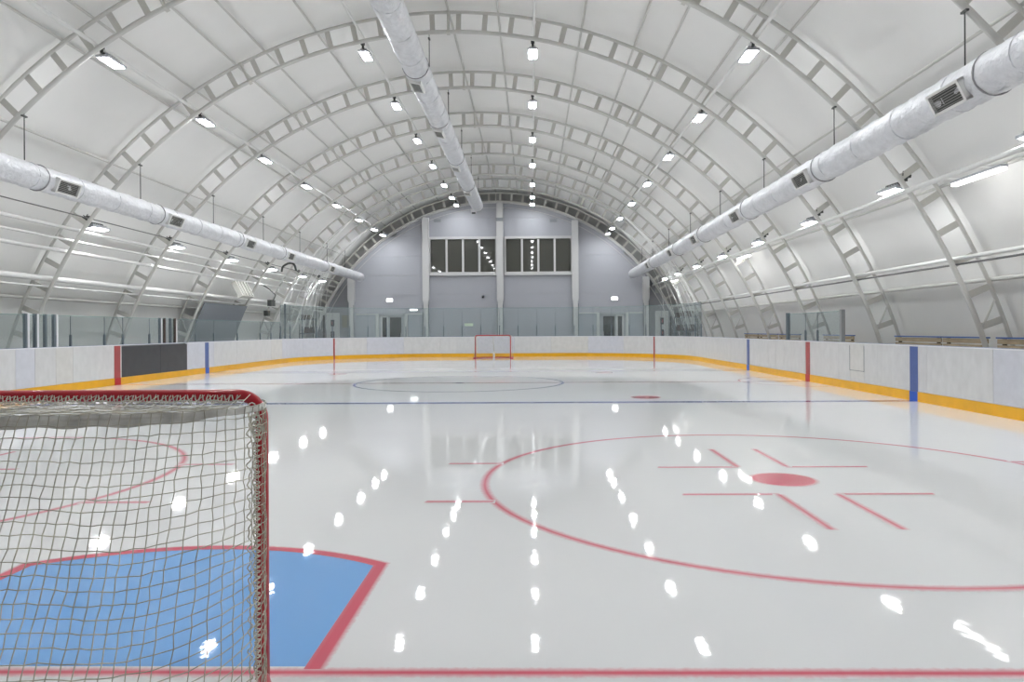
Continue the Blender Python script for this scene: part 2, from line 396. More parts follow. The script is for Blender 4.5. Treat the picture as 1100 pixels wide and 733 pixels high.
long_tube('wall_pipe', -59.3, 12.55, .055, 'third white pipe from the top on the left wall', 'pipe', 'steel2')
long_tube('wall_pipe', -63.3, 12.55, .085, 'thick lowest white pipe on the left wall above the glass', 'pipe', 'steel2')
long_tube('wall_pipe', -64.3, 12.5, .03, 'thin white pipe directly under the thick left wall pipe', 'pipe', 'steel2')
long_tube('wall_cable', -54.0, 12.44, .015, 'thin dark cable strung below the left duct', 'cable', 'cable', 6)

# ================================================================ floodlights
def flood(kind):
    t = empty('floodlight')
    g = MB(); g.box((0, .42, -.17), (.2, .6, .035)); g.box((0, .42, -.205), (.28, .7, .05))
    for k in range(7): g.box((0, .16 + k * .087, -.135), (.17, .02, .05))
    g.build('housing', M['lampbody'], t)
    g = MB(); g.box((0, .42, -.231 if kind else -.238), (.205, .60, .006 if kind else .018)); g.build('lens', M['lens'], t)
    g = MB(); g.box((0, .05, -.03), (.1, .1, .06)); g.box((0, .07, -.09), (.06, .03, .1)); g.box((0, .3, -.125), (.05, .5, .03))
    g.build('bracket', M['dark'], t)
    if kind:   # low rows: box of control gear and loose cable loops on the bracket
        g = MB(); g.box((0, .02, .05), (.2, .1, .06)); g.box((0, .35, -.09), (.1, .5, .05))
        for a in range(6):
            q = a * 1.05; g.tube([(0, .0, .04), (.13 * math.cos(q), .03, .04 + .11 * math.sin(q))], .012, 5)
        g.build('control_gear', M['dark'], t)
    return t
f_up, f_lo = flood(0), flood(1)
used = {0: False, 1: False}
ROWS = [('the row just right of the centre duct', 2.34, 9.585, 19.5, 0, 1), ('the row just left of the centre duct', -2.40, 9.585, 19.5, 0, -1),
        ('the upper right row', 7.03, 7.72, 15, 0, 1), ('the upper left row', -7.0, 7.74, 15, 0, -1),
        ('the low right row', 10.2, 4.72, 15, 1, 1), ('the low left row', -10.2, 4.72, 19.5, 1, -1)]
for nm, dx, z, yv, kd, s in ROWS:
    cnt = 0; nun = sum(1 for y in TR if -3 < y < yv)
    for y in TR[:-1] + [43.4]:
        if kd and y > 41.5: continue
        if y in (-3.0,): continue
        src = f_lo if kd else f_up
        o = copy_tree(src) if used[kd] else src; used[kd] = True
        o.location = (GX + dx, y + .03, z - .02)
        if kd: o.rotation_euler = (0, R_(11) * s, R_(6) * s)
        if y < yv: tag(o, 'unseen floodlight in %s, %s one before those visible' % (nm, ORD[nun - 1]), 'lamp', 'floodlights out of view'); nun -= 1
        else:
            tag(o, 'lit floodlight in %s, %s visible from the camera' % (nm, ORD[cnt]), 'lamp', 'floodlights of ' + nm); cnt += 1
# linear lamps on the low right pipe
for y, lb in ((12.55, 'long tube lamp on the low right pipe, nearest and largest'), (27.1, 'long tube lamp on the low right pipe, between two floodlights halfway down'), (40.5, 'long tube lamp on the low right pipe, farthest')):
    x, z = 8.35, 4.35
    t = empty('tube_lamp', (x, y + .75, z), lb, 'lamp', 'tube lamps')
    g = MB(); g.box((0, 0, .03), (.14, 1.5, .05)); g.build('housing', M['lampbody'], t)
    g = MB(); g.box((0, 0, -.02), (.11, 1.46, .05)); g.build('diffuser', M['tube'], t)
    for yy in (-.5, .5):
        g = MB(); g.box((-.24, yy, .07), (.55, .03, .03)); g.build('bracket', M['steel2'], t)

# ================================================================ air ducts
def duct(x, z, r, y0, y1, gr, side, label, hangers, hx, htop):
    t = empty('air_duct', (x, 0, z), label, 'duct')
    rnd = random.Random(int(abs(x) * 10)); n = 30; st = .11; m = int((y1 - y0) / st); vs = []
    for i in range(m + 1):
        w1 = (rnd.random() - .5) * .02
        for k in range(n):
            q = 2 * PI * k / n
            rr = r * (1 + w1) + (rnd.random() - .5) * .022 + .006 * math.sin(i * .9 + k * .7)
            vs.append((rr * math.cos(q), y0 + (y1 - y0) * i / m, rr * math.sin(q)))
    g = MB(); g.add(vs, [(i * n + k, i * n + (k + 1) % n, (i + 1) * n + (k + 1) % n, (i + 1) * n + k) for i in range(m) for k in range(n)] + [tuple(range(n))[::-1], tuple(m * n + k for k in range(n))], 0, True)
    sh = g.build('duct_shell', M['duct'], t)
    for yy in gr:
        a = side
        rot = Matrix.Rotation(a, 3, 'Y'); cx, cz = -math.sin(a) * 0, 0
        c = rot @ Vector((0, 0, -(r + .012)))
        gg = MB()
        for d, c2 in (((.30, .05, .1), (0, -.375, 0)), ((.30, .05, .1), (0, .375, 0)), ((.04, .8, .1), (-.15, 0, 0)), ((.04, .8, .1), (.15, 0, 0))):
            gg.box(rot @ Vector(c2) + c + Vector((0, yy, 0)), d, 0, rot)
        gr_o = gg.build('grille', M['grille'], t)
        gg = MB(); gg.box(c + Vector((0, yy, 0)) - rot @ Vector((0, 0, -.015)), (.26, .7, .02), 0, rot)
        gg.build('grille_back', M['grille_dark'], gr_o)
        gg = MB()
        for k in range(7):
            gg.box(rot @ Vector((-.11 + k * .0365, 0, -.015)) + c + Vector((0, yy, 0)), (.008, .7, .035), 0, rot)
        gg.build('grille_slats', M['slat'], gr_o)
        gg = MB(); m = 24
        gg.tube([((r + .012) * math.cos(2 * PI * k / m), yy - .62, (r + .012) * math.sin(2 * PI * k / m)) for k in range(m)], .014, 5, closed=True)
        gg.build('clamp_band', M['duct_band'], t)
    for yy in [y0 + 1.1 + 1.5 * k for k in range(int((y1 - y0) / 1.5))]:
        gg = MB(); m = 20
        gg.tube([((r + .004) * math.cos(2 * PI * k / m), yy, (r + .004) * math.sin(2 * PI * k / m)) for k in range(m)], .012, 4, closed=True)
        gg.build('joint_ring', M['duct'], t)
    for yy in hangers:
        gg = MB(); gg.tube([(hx, yy, math.sqrt(max(0, r * r - hx * hx)) * .96), (hx, yy, htop - z - .12)], .012, 6)
        gg.box((hx, yy, htop - z - .12), (.05, .14, .03)); gg.tube([(hx, yy, htop - z - .12), (hx, yy, htop - z)], .008, 5)
        gg.build('hanger_rod', M['dark'], t)
    return t
HG = [y for y in TR[1:-1]]
duct(-10.9, 4.95, .275, -2.5, 44.6, [5.5, 10.6, 16.0, 20.9, 26.5, 31.0, 37.4], R_(-68), 'silver foil wrapped round duct along the left side with small grilles', HG, 0, 6.31)
duct(6.42, 5.04, .30, -2.5, 44.6, [5.5, 10.45, 16.1, 21.3, 26.7, 31.3, 37.4], R_(64), 'silver foil wrapped round duct along the right side with small grilles', HG, 0, 6.31)
duct(-3.1, 8.68, .34, -2.5, 40.4, [4.5, 9.2, 13.9, 19.6, 24.3, 29.6, 35.0], R_(10), 'silver foil wrapped round duct high under the roof, left of centre', HG[:-1], .3, 9.74)
t = empty('duct_sensor_box', (-3.35, 41.0, 8.6), 'small white box hanging past the end of the centre duct', 'box')
g = MB(); g.box((0, 0, -.1), (.32, .25, .2)); g.build('box_body', M['trimw'], t)
g = MB(); g.box((0, -.0, -.24), (.2, .15, .08)); g.build('box_foot', M['dark'], t)
g = MB(); g.tube([(0, 0, 0), (0, 0, 1.1)], .012, 6); g.build('hanger_rod', M['dark'], t)

# ================================================================ far end wall
wb = empty('wall_back', (0, WALL_Y, 0), kind='structure')
PIL = [(-11.62, 7.2), (-6.8, 11.2), (-2.02, 12), (2.8, 11.2), (7.32, 7.2)]     # x of the pillars
WIN = [(-6.53, -2.30), (-1.66, 2.55)]; WZ0, WZ1 = 5.27, 7.42
DOORS = [(-9.87, -8.2), (4.36, 6.02)]
RW = 12.33
xs = [-14.9] + [p[0] for p in PIL] + [10.4]
rows = [0, 2.68, 3.75, 4.98, 6.2, 7.5, 8.75, 9.9]
for i in range(6):
    x0, x1 = xs[i] + .004, xs[i + 1] - .004
    rws = [0, 2.62, 3.85, 5.08, 6.35, 7.6, 8.8, 9.9] if i not in (2, 3) else [0, 2.62, 3.85, WZ0 - .16, WZ1 + .16, 8.75, 9.9]
    for j in range(len(rws) - 1):
        z0, z1 = rws[j] + .005, rws[j + 1] - .005
        if i in (2, 3) and j == 3: continue
        N = 10; top = []
        for k in range(N + 1):
            x = x0 + (x1 - x0) * k / N; top.append((x, min(z1, arch_h(x, RW))))
        top = [(x, z) for x, z in top if z > z0 + .02]
        if len(top) < 2: continue
        g = MB(); P = [(top[0][0], z0)] + [(top[-1][0], z0)] + top[::-1]; n = len(P)
        g.add([(x, 0, z) for x, z in P] + [(x, .05, z) for x, z in P], [tuple(range(n)), tuple(range(2 * n - 1, n - 1, -1))] + [(k, k + n, (k + 1) % n + n, (k + 1) % n) for k in range(n)])
        g.build('wall_panel', M['wall' if 0 < i < 5 else 'wall_shade'], wb)  # outer bays: darker copy of the wall, their shade put into the colour
g = MB(); P = [arc(-79 + 158 * k / 60, 13.2) for k in range(61)]
g.add([(x, .5, z) for x, z in P] + [(x, .55, z) for x, z in P], [tuple(range(61))[::-1], tuple(range(61, 122))]); g.build('gable_backing', M['void'], wb)
g = MB(); g.tube([(arc(-77 + 154 * k / 80, RW + .02)[0], -.03, arc(-77 + 154 * k / 80, RW + .02)[1]) for k in range(81)], .05, 6); g.build('gable_trim', M['trimw'], wb)
g = MB(); g.tube([(arc(-70 + 140 * k / 80, 12.02)[0], -.12, arc(-70 + 140 * k / 80, 12.02)[1]) for k in range(81)], .015, 5); g.build('gable_cable', M['steel'], wb)
for i, (x, zt) in enumerate(PIL):
    h = min(zt, arch_h(x - .2, RW) - .0, arch_h(x + .2, RW))
    if i in (0, 4): h = 4.9
    g = MB(); g.box((x, -.16, (h + 3.5) / 2), (.42, .34, h - 3.5)); g.box((x, -.14, 3.46), (.38, .3, .14)); g.box((x, -.12, 1.7), (.3, .26, 3.4)); g.box((x - .19, -.34, 1.6), (.035, .03, 3.2), 1); g.box((x + .19, -.34, 1.6), (.035, .03, 3.2), 1)
    g.build('pillar', [M['trimw'], M['post']], wb)
for i, (x, z) in enumerate(((-6.05, 8.62), (-2.05, 8.62), (1.42, 8.56))):
    t = empty('wall_vent', (x, WALL_Y - (.36 if i == 1 else .02), z), ['small grey vent plate high on the far wall above the left window', 'small grey vent plate on the centre pillar of the far wall', 'small grey vent plate high on the far wall above the right window'][i], 'vent', 'vent plates')
    g = MB(); g.box((0, -.02, 0), (.5, .04, .22)); g.build('frame', M['doorframe'], t)
    g = MB()
    for k in range(4): g.box((0, -.05, -.075 + k * .05), (.44, .02, .02))
    g.build('louvres', M['banner'], t)
for n_, (x0, x1) in enumerate(WIN):
    wn = empty('window_%d' % (n_ + 1), ((x0 + x1) / 2, WALL_Y, WZ0), kind='structure'); W = x1 - x0; H = WZ1 - WZ0
    g = MB(); g.box((0, -.03, H + .07), (W + .14, .16, .16)); g.box((0, -.06, -.1), (W + .16, .22, .22)); g.box((-W / 2 - .04, -.02, H / 2), (.1, .12, H)); g.box((W / 2 + .04, -.02, H / 2), (.1, .12, H))
    g.build('window_frame', M['trimw'], wn)
    for k in (1, 2, 3):
        g = MB(); g.box((-W / 2 + W * k / 4, -.02, H / 2), (.13, .1, H)); g.build('mullion', M['trimw'], wn)
    for k in range(4):
        g = MB(); g.box((-W / 2 + W * (k + .5) / 4, .03, H / 2), (W / 4 - .1, .012, H)); g.build('pane', M['pane'], wn)
for n_, (x0, x1) in enumerate(DOORS):
    dr = empty('door_%d' % (n_ + 1), ((x0 + x1) / 2, WALL_Y, 0), kind='structure'); W = x1 - x0; H = 2.62; s = 1 if n_ == 0 else -1
    g = MB(); g.box((0, -.06, H - .06), (W, .12, .14)); g.box((-W / 2 + .06, -.06, H / 2), (.12, .12, H)); g.box((W / 2 - .06, -.06, H / 2), (.12, .12, H)); g.build('door_frame', M['doorframe'], dr)
    g = MB(); g.box((-W / 2 - .1, -.08, H / 2), (.18, .14, H)); g.box((W / 2 + .1, -.08, H / 2), (.18, .14, H)); g.build('door_post', M['trimw'], dr)
    lw = .48; ww = W - .24 - lw
    for wd, cx in ((lw, s * (-W / 2 + .12 + lw / 2)), (ww, s * (W / 2 - .12 - ww / 2))):
        lf = MB(); h = H - .14
        lf.box((cx - wd / 2 + .05, -.05, h / 2), (.1, .06, h)); lf.box((cx + wd / 2 - .05, -.05, h / 2), (.1, .06, h)); lf.box((cx, -.05, h - .04), (wd, .06, .08)); lf.box((cx, -.05, .2), (wd, .06, .4))
        L = lf.build('door_leaf', M['trimw' if wd == lw else 'doorframe'], dr)
        g = MB(); g.box((cx, -.04, h / 2 + .15), (wd - .2, .02, h - .5)); g.build('door_pane', M['door_pane'], L)
        g = MB(); g.tube([(cx + s * wd * .38, -.13, .9), (cx + s * wd * .38, -.13, 1.4)], .015, 6); g.build('door_handle', M['steel'], L)
    # blind infill bays either side
    xa, xb = (-11.3, -10.1) if n_ == 0 else (2.98, 4.14)
    xc, xd = (-7.97, -7.05) if n_ == 0 else (6.22, 7.1)
    for a, b in ((xa, xb), (xc, xd)):
        g = MB(); cx = (a + b) / 2 - (x0 + x1) / 2; g.box((cx, -.04, 1.29), (b - a, .06, 2.58)); g.build('infill_panel', M['doorgrey'], dr)
        g = MB(); g.box((cx, -.09, 2.6), (b - a + .1, .1, .07)); g.build('infill_trim', M['trimw'], dr)
# lit signs
for x, z, wd, h, lb in ((-9.17, 3.5, .38, .2, 'white lit exit sign above the left far door'), (5.32, 3.52, .38, .2, 'white lit exit sign above the right far door'), (-7.62, 2.87, .48, .1, 'thin white lit strip sign right of the left far door')):
    t = empty('lit_sign', (x, WALL_Y - .02, z), lb, 'sign')
    g = MB(); g.box((0, -.03, 0), (wd + .04, .06, h + .04)); g.build('sign_case', M['lampbody'], t)
    g = MB(); g.box((0, -.065, 0), (wd, .02, h)); g.build('sign_face', M['sign'], t)
t = empty('wall_camera', (-3.13, WALL_Y - .02, 3.72), 'small dark camera on the far wall under the left window', 'camera')
g = MB(); g.box((0, -.03, 0), (.14, .06, .14)); g.build('mount', M['banner'], t)
g = MB(); g.tube([(0, -.05, -.02), (0, -.2, -.07)], .06, 10); g.build('camera_head', M['black'], t)
# switch boxes and panels beyond the corners
for x, z, lb in ((-12.85, 2.05, 'upper black switch box on the far wall, left corner'), (-12.85, 1.3, 'lower black switch box on the far wall, left corner'), (8.35, 2.05, 'upper black switch box on the far wall, right corner'), (8.35, 1.3, 'lower black switch box on the far wall, right corner')):
    t = empty('switch_box', (x, WALL_Y - .1, z), lb, 'box')
    g = MB(); g.box((0, -.06, 0), (.2, .12, .42)); g.build('case', M['black'], t)
    g = MB(); g.box((0, -.14, 0), (.05, .06, .2)); g.build('lever', M['bred'], t)
for x, lb in ((-12.85, 'pale backing board behind the left switch boxes'), (8.35, 'pale backing board behind the right switch boxes')):
    g = MB(); g.box((0, 0, 0), (.85, .06, 2.7)); tag(g.build('backing_board', M['trimw'], None, (x, WALL_Y - .05, 1.36)), lb, 'board')
g = MB(); g.box((0, 0, 0), (.42, .04, .8)); tag(g.build('notice_board', M['notice'], None, (-12.05, WALL_Y - .04, 2.15)), 'brownish notice board on the far wall beside the left corner pillar', 'board')
for x, z, sx, sz, lb in ((-13.4, 1.6, .1, 1.9, 'dark vertical duct post left of the left switch boxes'), (8.88, 1.6, .07, 1.5, 'dark vertical post right of the right switch boxes')):
    g = MB(); g.box((0, 0, 0), (sx, .1, sz)); g.box((0, 0, -sz / 2 - .3), (sx * .5, .05, .6)); tag(g.build('dark_post', M['dark'], None, (x, WALL_Y - .2, z)), lb, 'post')
# stacked clutter in the far corners
def clutter(x, y, lb, s):
    t = empty('equipment_rack', (x, y, 0), lb, 'rack')
    for dx in (-.4, .4):
        for dy in (-.25, .25):
            g = MB(); g.tube([(dx, dy, 0), (dx, dy, 2.3)], .03, 6); g.build('rack_post', M['dark'], t)
    for z in (.6, 1.4, 2.2):
        g = MB(); g.box((0, 0, z), (.9, .6, .04)); g.build('shelf', M['banner'], t)
    g = MB(); g.box((.1 * s, 0, 1.6), (.5, .4, .36)); g.box((-.1, .02, 2.36), (.55, .35, .28)); g.build('stored_case', M['brown'], t)
clutter(-13.3, 41.6, 'dark rack with stored cases behind the left corner glass', 1)
clutter(9.0, 42.3, 'dark rack with brown cases behind the right corner glass', -1)
clutter(8.6, 38.6, 'dark rack with stored cases closer behind the right corner glass', 1)

# near end wall behind the camera
wf = empty('wall_front', (0, NEAR_Y, 0), kind='structure')
g = MB(); P = [arc(-78.6 + 157.2 * k / 60, 13.15) for k in range(61)]
g.add([(x, 0, z) for x, z in P] + [(x, -.1, z) for x, z in P], [tuple(range(61)), tuple(range(61, 122))[::-1]]); g.build('wall_panel', M['wall'], wf)

# ================================================================ rink boards
HB = 1.137
def path_len():
    return dict(right=YF - YN - 2 * RC, arc=RC * PI / 2, end=XR - XL - 2 * RC)
LR = YF - YN - 2 * RC; LA = RC * PI / 2; LE = XR - XL - 2 * RC
def pt(s, off):
    """point on the board line; s=0 where the right straight starts (near), off outward"""
    if s <= LR: return (XR + off, YN + RC + s)
    s -= LR
    if s <= LA: a = s / RC; return (XR - RC + (RC + off) * math.cos(a), YF - RC + (RC + off) * math.sin(a))
    s -= LA
    if s <= LE: return (XR - RC - s, YF + off)
    s -= LE
    if s <= LA: a = PI / 2 + s / RC; return (XL + RC + (RC + off) * math.cos(a), YF - RC + (RC + off) * math.sin(a))
    s -= LA
    if s <= LR: return (XL - off, YF - RC - s)
    s -= LR
    if s <= LA: a = PI + s / RC; return (XL + RC + (RC + off) * math.cos(a), YN + RC + (RC + off) * math.sin(a))
    s -= LA
    if s <= LE: return (XL + RC + s, YN - off)
    s -= LE
    a = 1.5 * PI + s / RC; return (XR - RC + (RC + off) * math.cos(a), YN + RC + (RC + off) * math.sin(a))
def strip(s0, s1, z0, z1, o0, o1, mi=0, g=None):
    g = g or MB(); curved = not any(a <= s0 and s1 <= b for a, b in ((0, LR), (LR + LA, LR + LA + LE), (LR + 2 * LA + LE, 2 * LR + 2 * LA + LE)))
    n = max(1, int((s1 - s0) / .4)) if curved else 1; vs = []
    for i in range(n + 1):
        s = s0 + (s1 - s0) * i / n
        (ax, ay), (bx_, by) = pt(s, o0), pt(s, o1)
        vs += [(ax, ay, z0), (ax, ay, z1), (bx_, by, z1), (bx_, by, z0)]
    fs = []
    for i in range(n):
        for k in range(4):
            l = (k + 1) % 4; fs.append((i * 4 + k, i * 4 + l, i * 4 + 4 + l, i * 4 + 4 + k))
    fs += [(3, 2, 1, 0), tuple(n * 4 + k for k in range(4))]
    return g.add(vs, fs, mi)
sR = lambda y: y - YN - RC                           # right straight
sL = lambda y: 2 * LA + LE + LR + (YF - RC - y)      # left straight
TOT = 2 * LR + 4 * LA + 2 * LE
SIDES = [('right', 0, LR, 'long white rink board wall with yellow kick strip along the right side'),
         ('far', LR, LR + 2 * LA + LE, 'white rink boards with yellow kick strip around the far end'),
         ('left', LR + 2 * LA + LE, 2 * LR + 2 * LA + LE, 'white rink boards with yellow kick strip and black gate along the left side'),
         ('near', 2 * LR + 2 * LA + LE, TOT, 'white rink boards around the near end beneath the camera')]
BR = [9.6, 12.24, 14.27, 16.29, 16.95, 17.7, 18.35, 20.6, 22.3, 23.06, 23.79, 26.2, 28.35, 30.3, 32.2]
BL = [7.5, 9.5, 11.5, 13.5, 15.1, 16.27, 16.91, 17.66, 18.33, 20.2, 20.52, 24.43, 26.53, 28.6, 30.6, 32.4]
black_gate = (20.52, 24.43)
rb = {}
for nm, s0, s1, lb in SIDES:
    t = empty('rink_boards', (0, 0, 0), lb, 'boards'); rb[nm] = t
    if nm == 'right': cuts = [s0] + [sR(y) for y in BR] + [s1]
    elif nm == 'left': cuts = [s0] + sorted(sL(y) for y in BL) + [s1]
    else:
        n = int((s1 - s0) / 2.05); cuts = [s0 + (s1 - s0) * i / n for i in range(n + 1)]
    for i in range(len(cuts) - 1):
        a, b = cuts[i] + .004, cuts[i + 1] - .004
        isg = nm == 'left' and abs(a - .004 - sL(24.43)) < .01
        m = 'black' if isg else random.choice(['board', 'board', 'board', 'board3', 'board2'])
        if nm == 'right': m = 'board2' if i in (0, 1) else ('board' if i != 5 else 'board3')
        z0 = .205
        if isg:
            mid = a + (b - a) * .45
            for (p, q) in ((a, mid - .006), (mid + .006, b)):
                o = strip(p, q, z0, HB - .03, -.012, .06).build('gate_panel', M['black'], t)
            o['label'] = 'black gate panel'
        else: strip(a, b, z0, HB, 0, .06).build('board_panel', M[m], t)
        strip(a - .003, b + .003, 0, .2, -.012, .06).build('kick_strip', M['yellow'], t)
    strip(s0, s1, HB, HB + .022, -.012, .03).build('cap_rail', M['cap_white'], t)
    strip(s0, s1, HB + .0, HB + .028, .03, .14).build('cap_top', M['cap_blue'], t)
    strip(s0, s1, -.02, HB, .075, .11).build('board_backing', M['banner'], t)
for nm, s, wd, m in (('right', sR(14.75), .3, 'blue'), ('right', sR(20.37), .3, 'red'), ('right', sR(25.95), .3, 'blue'),
                     ('left', sL(14.75), .3, 'blue'), ('left', sL(20.30), .3, 'red'), ('left', sL(25.95), .3, 'blue')):
    o = strip(s - wd / 2, s + wd / 2, .2, HB - .005, -.006, .002).build('line_stripe', M['b' + m], rb[nm]); o['label'] = m + ' vertical stripe'
    strip(s - wd / 2, s + wd / 2, .0, .2, -.018, -.008).build('stripe_foot', M['b' + m + '2'], o)
dd = math.asin(2.5 / RC) * RC
for s, nm in ((LR + math.asin((37.85 - (YF - RC)) / RC) * RC, 'far'), (LR + 2 * LA + LE - math.asin((37.85 - (YF - RC)) / RC) * RC, 'far')):
    o = strip(s - .045, s + .045, 0, HB - .005, -.017, .002).build('line_stripe', M['bred'], rb[nm]); o['label'] = 'thin red goal line stripe'
# hatch outline on the right boards
g = MB()
for y in (16.95, 17.7): g.box((XR - .003, y, .78), (.006, .012, .62))
g.box((XR - .003, 17.32, .48), (.006, .75, .012)); g.build('hatch_seam', M['post'], rb['right'])

# ================================================================ glass screens
def glass_run(name, pts_s, z1, label, posts_low=True, tall=(), outer=.085, jamb=()):
    t = empty(name, (0, 0, 0), label, 'glass screen')
    z0 = HB + .028
    for i in range(len(pts_s) - 1):
        a, b = pts_s[i] + .012, pts_s[i + 1] - .012
        p = strip(a, b, z0, z1, outer - .006, outer + .006).build('glass_pane', M['glass'], t)
        strip(a, b, z1, z1 + .012, outer - .008, outer + .008).build('pane_edge', M['glass_edge'], p)
    for i, s in enumerate(pts_s):
        x, y = pt(s, outer)
        g = MB(); g.box((x, y, (z0 + z1) / 2), (.014, .014, z1 - z0)); g.box((x, y, z0 + (z1 - z0) * .19), (.05, .05, (z1 - z0) * .38)); g.build('post', M['post'], t)
    return t
# far end, higher glass
s0 = LR - .4; s1 = LR + 2 * LA + LE
fx = [6.42, 5.1, 3.9, 2.7, 1.6, .5, -.6, -1.75, -2.35, -3.5, -4.7, -5.95, -7.05, -8.2, -9.3, -10.4]
sE = []
k = 12
FS = [s0 + (s1 - s0) * i / 26 for i in range(27)]
gf = glass_run('glass_screen', FS, 2.80, 'tall clear glass screen standing on the far end boards')
for x in ():
    pass
# left side low glass
LG = sorted(sL(y) for y in (33.8, 32.6, 31.3, 28.85, 26.71, 25.26, 23.76, 22.8, 22.18, 20.73, 19.83, 18.36, 17.75, 16.7, 14.7, 12.7, 10.7, 8.7))
gl = glass_run('glass_screen', LG, 1.96, 'low greenish glass screen standing on the left side boards')
for y, m in ((16.7, 'post'), (16.78, 'cap_white'), (17.03, 'post'), (17.1, 'cap_white'), (17.39, 'post'), (17.71, 'post'), (17.8, 'cap_white'), (22.8, 'post'), (22.87, 'cap_white'), (23.09, 'brown'), (23.47, 'post'), (23.76, 'brown'), (23.85, 'cap_white')):
    g = MB(); g.box((XL - .085, y, (HB + 1.99) / 2), (.07, .06, 1.99 - HB)); g.build('jamb_post', M[m], gl)
for y in (34.48,):
    g = MB(); g.box((XL - .085, y, 2.0), (.07, .07, 1.75)); g.build('end_post', M['post'], gf)
# right bench glass
gr_ = glass_run('glass_screen', [sR(18.35), sR(19.89), sR(20.76), sR(22.16)], 1.96, 'short glass screen on the right boards between two dark end posts')
for y, wd in ((18.31, .12), (22.16, .1)):
    g = MB(); g.box((XR + .085, y, (HB + 2.0) / 2 + .005), (.1, wd, 2.0 - HB)); g.build('end_post', M['postgrey' if y < 20 else 'post'], gr_)
g = MB(); g.box((0, 0, 0), (.5, .01, .16)); tag(g.build('sticker', M['green'], None, (-3.62, YF + .045, 1.85)), 'faint green sticker on the far glass left of the far goal', 'sticker')

